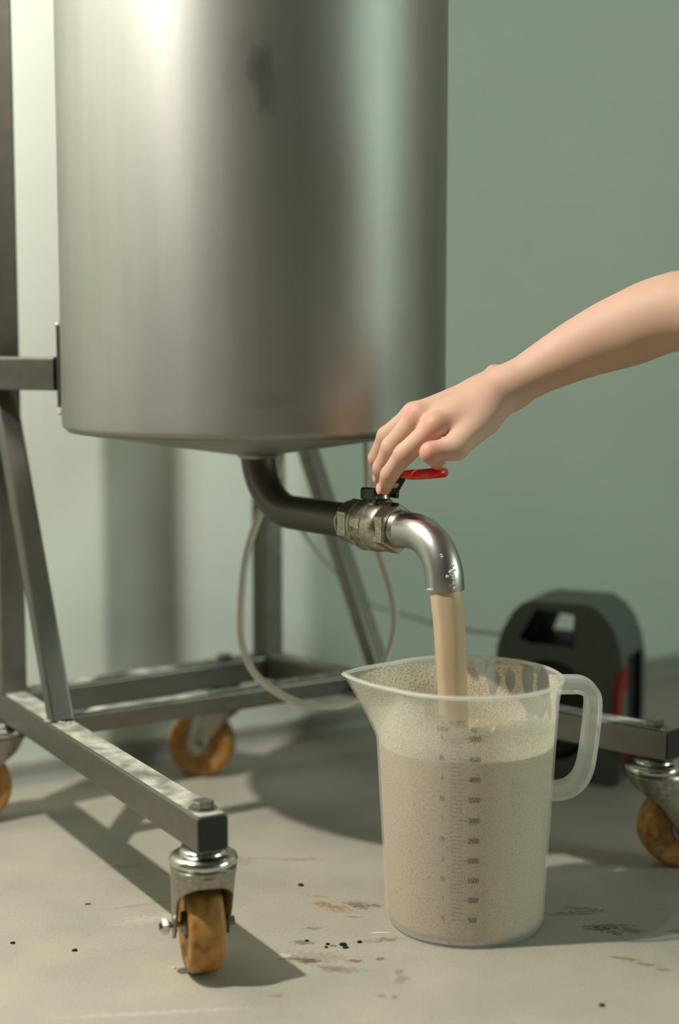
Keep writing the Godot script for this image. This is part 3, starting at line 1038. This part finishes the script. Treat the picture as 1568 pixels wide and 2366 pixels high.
	for i in 150:
		var a := rng.randf_range(0, TAU)
		var r := sqrt(rng.randf_range(0.12, 0.95)) * 0.079
		fo.join(ball(rng.randf_range(0.0008, 0.0026), Vector3(cos(a) * r, lv - 0.0042 + 0.0006, sin(a) * r), Vector3(1, 0.8, 1), 8))
	var fm := put("foam_bubbles", fo.mesh(), mats.foam, q)
	fm.set_meta("kind", "stuff")
	var rm := mat("residue", Color(1, 1, 1), 0.5)
	rm.albedo_texture = residue_image()
	rm.transparency = BaseMaterial3D.TRANSPARENCY_ALPHA
	rm.backlight_enabled = true
	rm.backlight = Color(0.8, 0.8, 0.8)
	var film := jug_shell(wall + 0.0007, 0.172, 0.2355, 16)
	for i in film.v.size():
		film.v[i] -= Vector3.UP * 0.0035
	var fr := put("residue_film", film.mesh(false, false), rm, q)
	fr.set_meta("label", "streaky mash residue on the inside of the jug wall")
	# the pouring stream
	var from := on_pipe(0.305, 0.3235)
	var to := Vector3(0.1080, lv - 0.001, -1.3900)
	var path := []
	var sc := []
	for i in 17:
		var t := i / 16.0
		var p := from.lerp(to, pow(t, 0.62))
		p.y = lerpf(from.y, to.y, t)
		path.append(p)
		sc.append(lerpf(1.0, 0.845, t) * (1.0 + 0.012 * sin(t * 19.0)))
	var prof := PackedVector2Array()
	for i in 36:
		var a := TAU * i / 36
		prof.append(Vector2(cos(a), sin(a)) * (0.0156 + 0.00035 * sin(a * 7.0) + 0.0003 * sin(a * 3.0 + 1.0)))
	var stm := put("mash_stream", sweep(prof, path, V, true, sc).mesh(), mats.stream, self)
	tag(stm, "thick beige stream pouring from the steel elbow into the measuring jug", "liquid")


# ------------------------------------------------------------------ arm and hand: one skin over a skeleton of tapered capsules
class Bone:
	var a: Vector3
	var b: Vector3
	var ra: float
	var rb: float
	var g: int
	var inv: float

	func _init(a_: Vector3, b_: Vector3, ra_: float, rb_: float, g_: int) -> void:
		a = a_
		b = b_
		ra = ra_
		rb = rb_
		g = g_
		inv = 1.0 / maxf((b - a).length_squared(), 1e-9)

	func dist(p: Vector3) -> float:
		var ab := b - a
		var t := clampf((p - a).dot(ab) * inv, 0.0, 1.0)
		return (p - a - ab * t).length() - lerpf(ra, rb, t)


func smin(a: float, b: float, k: float) -> float:
	var h := maxf(k - absf(a - b), 0.0) / k
	return minf(a, b) - h * h * k * 0.25


func field(p: Vector3, bones: Array) -> float:
	var d := [9.0, 9.0, 9.0, 9.0, 9.0, 9.0, 9.0]
	for q in bones:
		var e: float = q.dist(p)
		d[q.g] = smin(d[q.g], e, 0.013 if q.g == 0 else 0.0004 if q.g == 6 else 0.0035)
	var f: float = d[1]
	for i in range(2, 6):
		f = smin(f, d[i], 0.0016)
	return smin(smin(d[0], d[6], 0.010), f, 0.006)


func skin(bones: Array, cell: float) -> Shape:
	const B := 8
	var lo := Vector3.ONE * 99.0
	var hi := Vector3.ONE * -99.0
	for q in bones:
		for e in [[q.a, q.ra], [q.b, q.rb]]:
			lo = lo.min(e[0] - Vector3.ONE * (e[1] + 0.012))
			hi = hi.max(e[0] + Vector3.ONE * (e[1] + 0.012))
	var nb := Vector3i(((hi - lo) / (cell * B)).ceil())
	var verts := {}
	var edges := []
	var s := Shape.new()
	var half := cell * B * 0.8661 + 0.002
	var st := 4096
	for bz in nb.z:
		for by in nb.y:
			for bx in nb.x:
				var mid := lo + (Vector3(bx, by, bz) + Vector3.ONE * 0.5) * cell * B
				var near := []
				var least := 9.0
				for q in bones:
					var e: float = q.dist(mid)
					least = minf(least, e)
					if e < half + 0.016:
						near.append(q)
				if near.is_empty() or least > half + 0.01 or field(mid, bones) < -half:
					continue
				var val := PackedFloat32Array()
				val.resize(729 + 0)
				val.resize((B + 1) * (B + 1) * (B + 1))
				var base := Vector3(bx, by, bz) * B
				var w := 0
				for z in B + 1:
					for y in B + 1:
						for x in B + 1:
							val[w] = field(lo + (base + Vector3(x, y, z)) * cell, near)
							w += 1
				for z in B:
					for y in B:
						for x in B:
							var i0 := (z * 9 + y) * 9 + x
							var v0 := val[i0]
							# edges that start here
							var gx := bx * B + x
							var gy := by * B + y
							var gz := bz * B + z
							if (v0 < 0.0) != (val[i0 + 1] < 0.0):
								edges.append([0, gx, gy, gz, v0 < 0.0])
							if (v0 < 0.0) != (val[i0 + 9] < 0.0):
								edges.append([1, gx, gy, gz, v0 < 0.0])
							if (v0 < 0.0) != (val[i0 + 81] < 0.0):
								edges.append([2, gx, gy, gz, v0 < 0.0])
							var sum := Vector3.ZERO
							var n := 0
							for e in EDGES:
								var va := val[i0 + e[0]]
								var vb := val[i0 + e[1]]
								if (va < 0.0) != (vb < 0.0):
									var pa: Vector3 = e[2]
									sum += pa.lerp(e[3], va / (va - vb))
									n += 1
							if n:
								verts[(gz * st + gy) * st + gx] = s.add(lo + (base + Vector3(x, y, z) + sum / n) * cell)
	for e in edges:
		var x: int = e[1]
		var y: int = e[2]
		var z: int = e[3]
		var ids := []
		for o in ([[0, -1, -1], [0, 0, -1], [0, 0, 0], [0, -1, 0]] if e[0] == 0 else [[-1, 0, -1], [-1, 0, 0], [0, 0, 0], [0, 0, -1]] if e[0] == 1 else [[-1, -1, 0], [0, -1, 0], [0, 0, 0], [-1, 0, 0]]):
			ids.append(verts.get(((z + o[2]) * st + y + o[1]) * st + x + o[0], -1))
		if -1 in ids:
			continue
		if e[4]:
			s.quad(ids[0], ids[1], ids[2], ids[3])
		else:
			s.quad(ids[0], ids[3], ids[2], ids[1])
	return s


var EDGES := []


func arm_radius(t: float) -> float:
	var i := clampi(int(t), 0, ARM_LINE.size() - 2)
	var n := ARM_LINE.size() - 1
	return cubic_interpolate(ARM_LINE[i][1], ARM_LINE[i + 1][1], ARM_LINE[maxi(i - 1, 0)][1], ARM_LINE[mini(i + 2, n)][1], t - i)


func build_arm() -> void:
	for q in [[0, 1], [2, 3], [4, 5], [6, 7], [0, 2], [1, 3], [4, 6], [5, 7], [0, 4], [1, 5], [2, 6], [3, 7]]:
		var e := []
		for i in q:
			e.append((i & 1) + ((i >> 1) & 1) * 9 + ((i >> 2) & 1) * 81)
		for i in q:
			e.append(Vector3(i & 1, (i >> 1) & 1, (i >> 2) & 1))
		EDGES.append(e)
	var bones := []
	var j := ARM
	for q in ARM_BONES:
		bones.append(Bone.new(j[q[0]], j[q[1]], q[2], q[3], q[4]))
	var line := []
	for q in ARM_LINE:
		line.append(j[q[0]])
	var fine := spline(line, 5)
	for i in fine.size() - 1:
		var ra := arm_radius(i / 5.0)
		bones.append(Bone.new(fine[i], fine[i + 1], ra, arm_radius((i + 1) / 5.0), 6))
	var s := skin(bones, 0.0023)
	# skin tone: paler above, blood nearer the surface at knuckles and finger ends
	var pink := [[j.index_mcp, 0.019, 0.85], [j.middle_mcp, 0.019, 0.75], [j.ring_mcp, 0.016, 0.5], [j.index_pip, 0.015, 0.5], [j.middle_pip, 0.012, 0.4], [j.ring_pip, 0.012, 0.35], [j.index_tip, 0.016, 0.85], [j.middle_tip, 0.014, 0.8], [j.ring_tip, 0.014, 0.7], [j.little_tip, 0.014, 0.9], [j.thumb_ip, 0.020, 0.75], [j.thumb_tip, 0.018, 0.9], [j.index_dip, 0.014, 0.5]]
	var tone := FastNoiseLite.new()
	tone.seed = 8
	tone.frequency = 28.0
	var pale := Color(0.62, 0.395, 0.285)
	var flush := Color(0.60, 0.22, 0.16)
	for p in s.v:
		var k := 0.06
		for q in pink:
			k = maxf(k, q[2] * (1.0 - smoothstep(0.3, 1.0, p.distance_to(q[0]) / q[1])))
		var c := pale.lerp(flush, clampf(k + 0.12 * tone.get_noise_3dv(p), 0.0, 1.0))
		s.c.append(c)
	var o := thing("person", "bare forearm and hand reaching in from the right, gripping the red valve lever", "person", Vector3(j.elbow.x, 0.0, j.elbow.z))
	part("arm_and_hand", s.mesh(), mats.skin, o)
	# nails
	for q in [[j.index_tip, j.index_dip, Vector3(-0.75, 0.1, 0.55), 0.0062], [j.thumb_tip, j.thumb_ip, Vector3(0.9, 0.35, 0.1), 0.0066], [j.middle_tip, j.middle_dip, Vector3(-0.85, 0.1, 0.4), 0.0055]]:
		var d: Vector3 = (q[0] - q[1]).normalized()
		var out: Vector3 = (q[2] - d * d.dot(q[2])).normalized()
		var nail := ball(1.0, Vector3.ZERO, Vector3.ONE, 14)
		var x := Transform3D(Basis(d.cross(out) * q[3] * 0.78, d * q[3], out * 0.0016), q[0] + out * q[3] * 1.02)
		part("fingernail", moved(nail, x).mesh(), mats.nail, o)
	# short sleeve at the upper arm, outside the picture
	var sl: Vector3 = (j.shoulder - j.elbow).normalized()
	var sleeve := sweep(ring(0.056, 28), [j.elbow.lerp(j.shoulder, 0.50), j.elbow.lerp(j.shoulder, 0.75), j.shoulder, j.shoulder + sl * 0.03, j.shoulder + sl * 0.055], Vector3.RIGHT, true, [1.0, 1.05, 1.12, 0.95, 0.45])
	part("sleeve", sleeve.mesh(), mats.cotton, o)


# ------------------------------------------------------------------ hose, cord, machine, crumbs
func build_rest() -> void:
	var hose := put("hose", sweep(ring(0.0042, 10), spline(HOSE, 8), Vector3(0, 0, 1)).mesh(), mats.hose_white, self)
	tag(hose, "white plastic hose hanging in a wide loop below the tank", "hose")
	var cord := put("power_cord", sweep(ring(0.0026, 8), spline(CORD, 8), Vector3(0, 0, 1)).mesh(), mats.hose_white, self)
	tag(cord, "thin pale cord running along the wall to the dark green machine", "cord")
	build_machine()
	var spots := [[0.0055, -1.3285, 0.0024, "dark", "dark crumb in the cluster left of the jug, upper one of the middle pair"], [0.0035, -1.3345, 0.0030, "dark", "largest dark crumb in the cluster on the floor left of the jug"], [0.0185, -1.3405, 0.0022, "dark", "dark crumb nearest the jug base in the cluster left of it"], [-0.0110, -1.3360, 0.0020, "dark", "dark crumb at the left of the cluster between jug and front wheel"], [-0.0120, -1.3290, 0.0016, "dark", "small dark crumb just under the leftmost crumb of the cluster"], [-0.0392, -1.4876, 0.0030, "dark", "lone dark crumb far up the floor between front beam and jug"], [-0.2400, -1.3215, 0.0024, "dark", "lone black crumb on the bare floor left of the front wheel"], [-0.2998, -1.3384, 0.0022, "dark", "dark crumb at the far left edge of the floor"], [0.2182, -1.2080, 0.0022, "dark", "lone dark crumb at the bottom right, in front of the jug"], [-0.0300, -1.3440, 0.0016, "dark", "tiny dark crumb beside the brown smear left of the cluster"]]
	for i in spots.size():
		var q: Array = spots[i]
		var c := put("crumb", crumb(q[2], i), mats.crumb_dark, self, Vector3(q[0], q[2] * 0.25, q[1]))
		tag(c, q[4], "crumb", "dark crumbs on the floor")
	var ch := put("grain_husk", box(Vector3(0.0055, 0.0012, 0.0016), Vector3.ZERO, 0.0005, 0.15).mesh(true), mats.crumb_brown, self, Vector3(-0.2470, 0.0007, -1.4353))
	tag(ch, "orange brown husk lying alone on the floor left of the front wheel", "husk")
	var wc := put("crumb", crumb(0.0018, 50), mats.crumb_white, self, Vector3(-0.1458, 0.0006, -1.2824))
	tag(wc, "small white crumb on the floor just left of the front wheel", "crumb")


func crumb(r: float, seed_: int) -> ArrayMesh:
	var s := ball(r, Vector3.ZERO, Vector3(1.2, 0.6, 0.9), 8)
	for i in s.v.size():
		var h := hash(Vector3i((s.v[i] * 20000.0).round()) + Vector3i(seed_, 0, 0))
		s.v[i] *= 0.75 + 0.5 * float(h % 1000) / 1000.0
	return s.mesh(true)


func build_machine() -> void:
	var o := thing("portable_machine", "dark green and black plastic machine with handle slot and red side patch by wall", "machine", Vector3(0.2960, 0, -1.9080))
	o.rotation.y = deg_to_rad(-26.0)
	# body outline, seen from the front: rounded top, narrower left shoulder
	var W := 0.082
	var H := 0.226
	var out := PackedVector2Array()
	for q in [[-W, 0.012, 0.012, 180.0, 270.0], [W, 0.012, 0.012, 270.0, 360.0]]:
		for i in 5:
			var a := deg_to_rad(lerpf(q[3], q[4], i / 4.0))
			out.append(Vector2(q[0] - signf(q[0]) * q[2] + cos(a) * q[2], q[1] + sin(a) * q[2]))
	for q in [[W + 0.002, 0.09], [W + 0.001, 0.150], [W - 0.004, 0.178], [W - 0.013, 0.200], [W - 0.026, 0.216], [W - 0.042, H], [-W + 0.048, H], [-W + 0.034, H - 0.004], [-W + 0.022, H - 0.015], [-W + 0.009, H - 0.038], [-W + 0.001, H - 0.062], [-W - 0.002, 0.12]]:
		out.append(Vector2(q[0], q[1]))
	var body := CSGCombiner3D.new()
	body.name = "case"
	var depth := 0.105
	var pg := CSGPolygon3D.new()
	pg.name = "outline"
	pg.polygon = out
	pg.depth = depth
	pg.position.z = depth / 2
	pg.material = mats.case_green
	body.add_child(pg)
	for q in [[PackedVector2Array([Vector2(-0.040, 0.172), Vector2(0.012, 0.172), Vector2(0.014, 0.208), Vector2(-0.024, 0.212)]), depth + 0.02, depth / 2 + 0.01],
			[PackedVector2Array([Vector2(-0.052, 0.176), Vector2(0.020, 0.170), Vector2(0.022, 0.214), Vector2(-0.030, 0.216)]), 0.030, depth / 2 + 0.01]]:
		var cut := CSGPolygon3D.new()
		cut.name = "handle_slot"
		cut.operation = CSGShape3D.OPERATION_SUBTRACTION
		cut.polygon = q[0]
		cut.depth = q[1]
		cut.position.z = q[2]
		cut.material = mats.case_black
		body.add_child(cut, true)
	var hole := CSGCylinder3D.new()
	hole.name = "drum_recess"
	hole.operation = CSGShape3D.OPERATION_SUBTRACTION
	hole.radius = 0.064
	hole.height = 0.05
	hole.sides = 40
	hole.rotation.x = PI / 2
	hole.position = Vector3(-0.012, 0.088, depth / 2 + 0.005)
	hole.material = mats.case_black
	body.add_child(hole)
	var side := CSGBox3D.new()
	side.name = "side_recess"
	side.operation = CSGShape3D.OPERATION_SUBTRACTION
	side.size = Vector3(0.03, 0.15, 0.066)
	side.position = Vector3(W + 0.008, 0.085, -0.002)
	side.material = mats.case_black
	body.add_child(side)
	o.add_child(body)
	var drum := lathe([Vector2(0.0001, 0.0), Vector2(0.016, 0.001), Vector2(0.018, -0.006), Vector2(0.05, -0.007), Vector2(0.058, -0.002), Vector2(0.062, -0.008), Vector2(0.062, -0.016), Vector2(0.0001, -0.016)], 40)
	put("drum_face", moved(drum, along(Vector3(-0.012, 0.088, depth / 2 - 0.004), Vector3(0, 0, 1))).mesh(), mats.case_black, o)
	var rp := PackedVector2Array()
	for i in 13:
		var a := -PI / 2 + PI * i / 12
		rp.append(Vector2(cos(a) * 0.044, 0.098 + sin(a) * 0.056))
	var red := Shape.new()
	red.join(sweep(rp, [Vector3(0, 0, 0.0), Vector3(0, 0, 0.008)]))
	put("red_panel", moved(red, Transform3D(Basis(Vector3.UP, PI / 2), Vector3(W - 0.0065, 0.0, 0.0315))).mesh(true), mats.case_red, o)
	put("handle_grip", sweep(round_rect(0.05, 0.012, 0.005), [Vector3(-0.030, 0.2185, 0.0), Vector3(0.018, 0.2185, 0.0)]).mesh(true), mats.case_black, o)
	for x in [-0.06, 0.06]:
		put("foot", box(Vector3(0.024, 0.006, 0.08), Vector3(x, 0.0022, 0), 0.002).mesh(true), mats.case_black, o)


# ------------------------------------------------------------------ numbers of the skeleton and the lines
const ARM := {
	"shoulder": Vector3(0.560, 0.800, -1.230), "elbow": Vector3(0.398, 0.592, -1.335),
	"mid_upper": Vector3(0.480, 0.690, -1.275), "wrist": Vector3(0.1600, 0.5060, -1.4320),
	"fore_a": Vector3(0.3087, 0.5776, -1.390), "fore_b": Vector3(0.2665, 0.5612, -1.410), "fore_c": Vector3(0.2284, 0.5450, -1.420), "fore_d": Vector3(0.1896, 0.5242, -1.430),
	"radius": Vector3(0.1560, 0.5000, -1.4200), "ulna": Vector3(0.1580, 0.5095, -1.4440), "styloid": Vector3(0.1470, 0.5200, -1.4500),
	"carpus": Vector3(0.1390, 0.4920, -1.4180), "carpus_b": Vector3(0.1360, 0.4990, -1.4420),
	"index_mcp": Vector3(0.0885, 0.4735, -1.3880), "index_pip": Vector3(0.0601, 0.4460, -1.4000), "index_dip": Vector3(0.0468, 0.4255, -1.4150), "index_tip": Vector3(0.0426, 0.4120, -1.4260),
	"middle_mcp": Vector3(0.0735, 0.4815, -1.4080), "middle_pip": Vector3(0.0490, 0.4510, -1.4240), "middle_dip": Vector3(0.0400, 0.4300, -1.4390), "middle_tip": Vector3(0.0388, 0.4205, -1.4465),
	"ring_mcp": Vector3(0.0700, 0.4820, -1.4280), "ring_pip": Vector3(0.0448, 0.4600, -1.4430), "ring_dip": Vector3(0.0355, 0.4380, -1.4560), "ring_tip": Vector3(0.0370, 0.4260, -1.4630),
	"little_mcp": Vector3(0.0700, 0.4740, -1.4470), "little_pip": Vector3(0.0520, 0.4480, -1.4600), "little_dip": Vector3(0.0480, 0.4260, -1.4640), "little_tip": Vector3(0.0520, 0.4140, -1.4600),
	"thumb_cmc": Vector3(0.1330, 0.4780, -1.4020), "thumb_mcp": Vector3(0.1060, 0.4540, -1.3740), "thumb_ip": Vector3(0.0826, 0.4495, -1.3690), "thumb_tip": Vector3(0.0893, 0.4402, -1.3880),
}
# the arm itself: a smooth line of joints with radii
const ARM_LINE := [["shoulder", 0.050], ["mid_upper", 0.045], ["elbow", 0.0375], ["fore_a", 0.0358], ["fore_b", 0.0346], ["fore_c", 0.0292], ["fore_d", 0.0232], ["wrist", 0.0196]]
const ARM_BONES := [
	["wrist", "carpus", 0.0180, 0.0172, 0], ["wrist", "carpus_b", 0.0170, 0.0158, 0], ["ulna", "styloid", 0.0100, 0.0078, 0],
	["carpus", "index_mcp", 0.0165, 0.0108, 0], ["carpus", "middle_mcp", 0.0160, 0.0110, 0], ["carpus_b", "ring_mcp", 0.0155, 0.0105, 0], ["carpus_b", "little_mcp", 0.0145, 0.0100, 0],
	["thumb_cmc", "thumb_mcp", 0.0160, 0.0106, 0],
	["index_mcp", "index_pip", 0.0108, 0.0098, 1], ["index_pip", "index_dip", 0.0096, 0.0083, 1], ["index_dip", "index_tip", 0.0082, 0.0068, 1],
	["middle_mcp", "middle_pip", 0.0108, 0.0098, 2], ["middle_pip", "middle_dip", 0.0095, 0.0082, 2], ["middle_dip", "middle_tip", 0.0081, 0.0068, 2],
	["ring_mcp", "ring_pip", 0.0100, 0.0092, 3], ["ring_pip", "ring_dip", 0.0090, 0.0078, 3], ["ring_dip", "ring_tip", 0.0077, 0.0064, 3],
	["little_mcp", "little_pip", 0.0092, 0.0083, 4], ["little_pip", "little_dip", 0.0080, 0.0070, 4], ["little_dip", "little_tip", 0.0070, 0.0062, 4],
	["thumb_mcp", "thumb_ip", 0.0110, 0.0098, 5], ["thumb_ip", "thumb_tip", 0.0098, 0.0076, 5],
]
const HOSE := [Vector3(-0.0650, 0.4320, -1.730), Vector3(-0.0710, 0.3971, -1.7200), Vector3(-0.0895, 0.3574, -1.7200), Vector3(-0.1059, 0.3053, -1.7000), Vector3(-0.1110, 0.2443, -1.6800), Vector3(-0.1071, 0.2088, -1.6600), Vector3(-0.0877, 0.1844, -1.6200), Vector3(-0.0479, 0.1690, -1.5800), Vector3(-0.0111, 0.1634, -1.5800), Vector3(0.0215, 0.1666, -1.6000), Vector3(0.0479, 0.1957, -1.6300), Vector3(0.0611, 0.2333, -1.6600), Vector3(0.0578, 0.2689, -1.6800), Vector3(0.0446, 0.3128, -1.7000), Vector3(0.0336, 0.3723, -1.7200), Vector3(0.0309, 0.4420, -1.7400)]
const CORD := [Vector3(-0.0699, 0.4068, -1.865), Vector3(-0.0659, 0.3589, -1.850), Vector3(-0.0495, 0.3200, -1.870), Vector3(-0.0104, 0.2644, -1.900), Vector3(0.0373, 0.2123, -1.950), Vector3(0.0846, 0.1873, -2.000), Vector3(0.1253, 0.1743, -2.000), Vector3(0.1717, 0.1684, -1.980), Vector3(0.2020, 0.1688, -1.958), Vector3(0.2195, 0.1695, -1.9455)]
const LAMP_ENERGY := 1.85
const WINDOW_ENERGY := 2.5


func _ready() -> void:
	# camera: low over the floor, looking a little down, in focus at the valve and the jug
	var cam := Camera3D.new()
	cam.name = "camera"
	var at := CameraAttributesPhysical.new()
	at.frustum_focal_length = 35.5
	at.frustum_focus_distance = 1.43
	at.exposure_aperture = 1.35
	cam.attributes = at
	cam.fov = rad_to_deg(2.0 * atan(1183.0 / 3500.0))
	cam.near = 0.05
	cam.far = 50.0
	cam.position = Vector3(0, 0.55, 0)
	cam.rotation = Vector3(-atan(395.0 / 3500.0), 0, 0)
	add_child(cam)
	cam.current = true
	# air outside the closed room
	var we := WorldEnvironment.new()
	we.name = "environment"
	var env := Environment.new()
	env.background_mode = Environment.BG_COLOR
	env.background_color = Color(0.55, 0.62, 0.66)
	env.tonemap_mode = Environment.TONE_MAPPER_LINEAR
	env.tonemap_exposure = 1.12
	env.sdfgi_enabled = true
	env.ssao_enabled = true
	env.ssil_enabled = true
	we.environment = env
	add_child(we)
	# daylight through the frosted window in the right wall
	var wl := AreaLight3D.new()
	wl.name = "window_light"
	wl.light_color = Color(0.88, 0.975, 0.925)
	wl.light_energy = WINDOW_ENERGY
	wl.area_size = Vector2(2.46, 0.96)
	wl.area_normalize_energy = false
	wl.area_range = 14.0
	wl.shadow_enabled = true
	wl.transform = Transform3D(Basis(-N, Vector3.UP, U), room_at(T1 + 0.02, 1.40, 3.5))
	add_child(wl)
	var g := mat("window_glow", Color(0.75, 0.85, 0.84), 0.4)
	g.emission_enabled = true
	g.emission = Color(0.62, 0.88, 0.84)
	g.emission_energy_multiplier = 0.5
	var b := mat("bulb_glow", Color(1, 1, 1), 0.4)
	b.emission_enabled = true
	b.emission = Color(1.0, 0.95, 0.86)
	b.emission_energy_multiplier = 6.0
	materials()
	build_lamp()
	build_room()
	build_cart()
	build_jug()
	build_arm()
	build_rest()
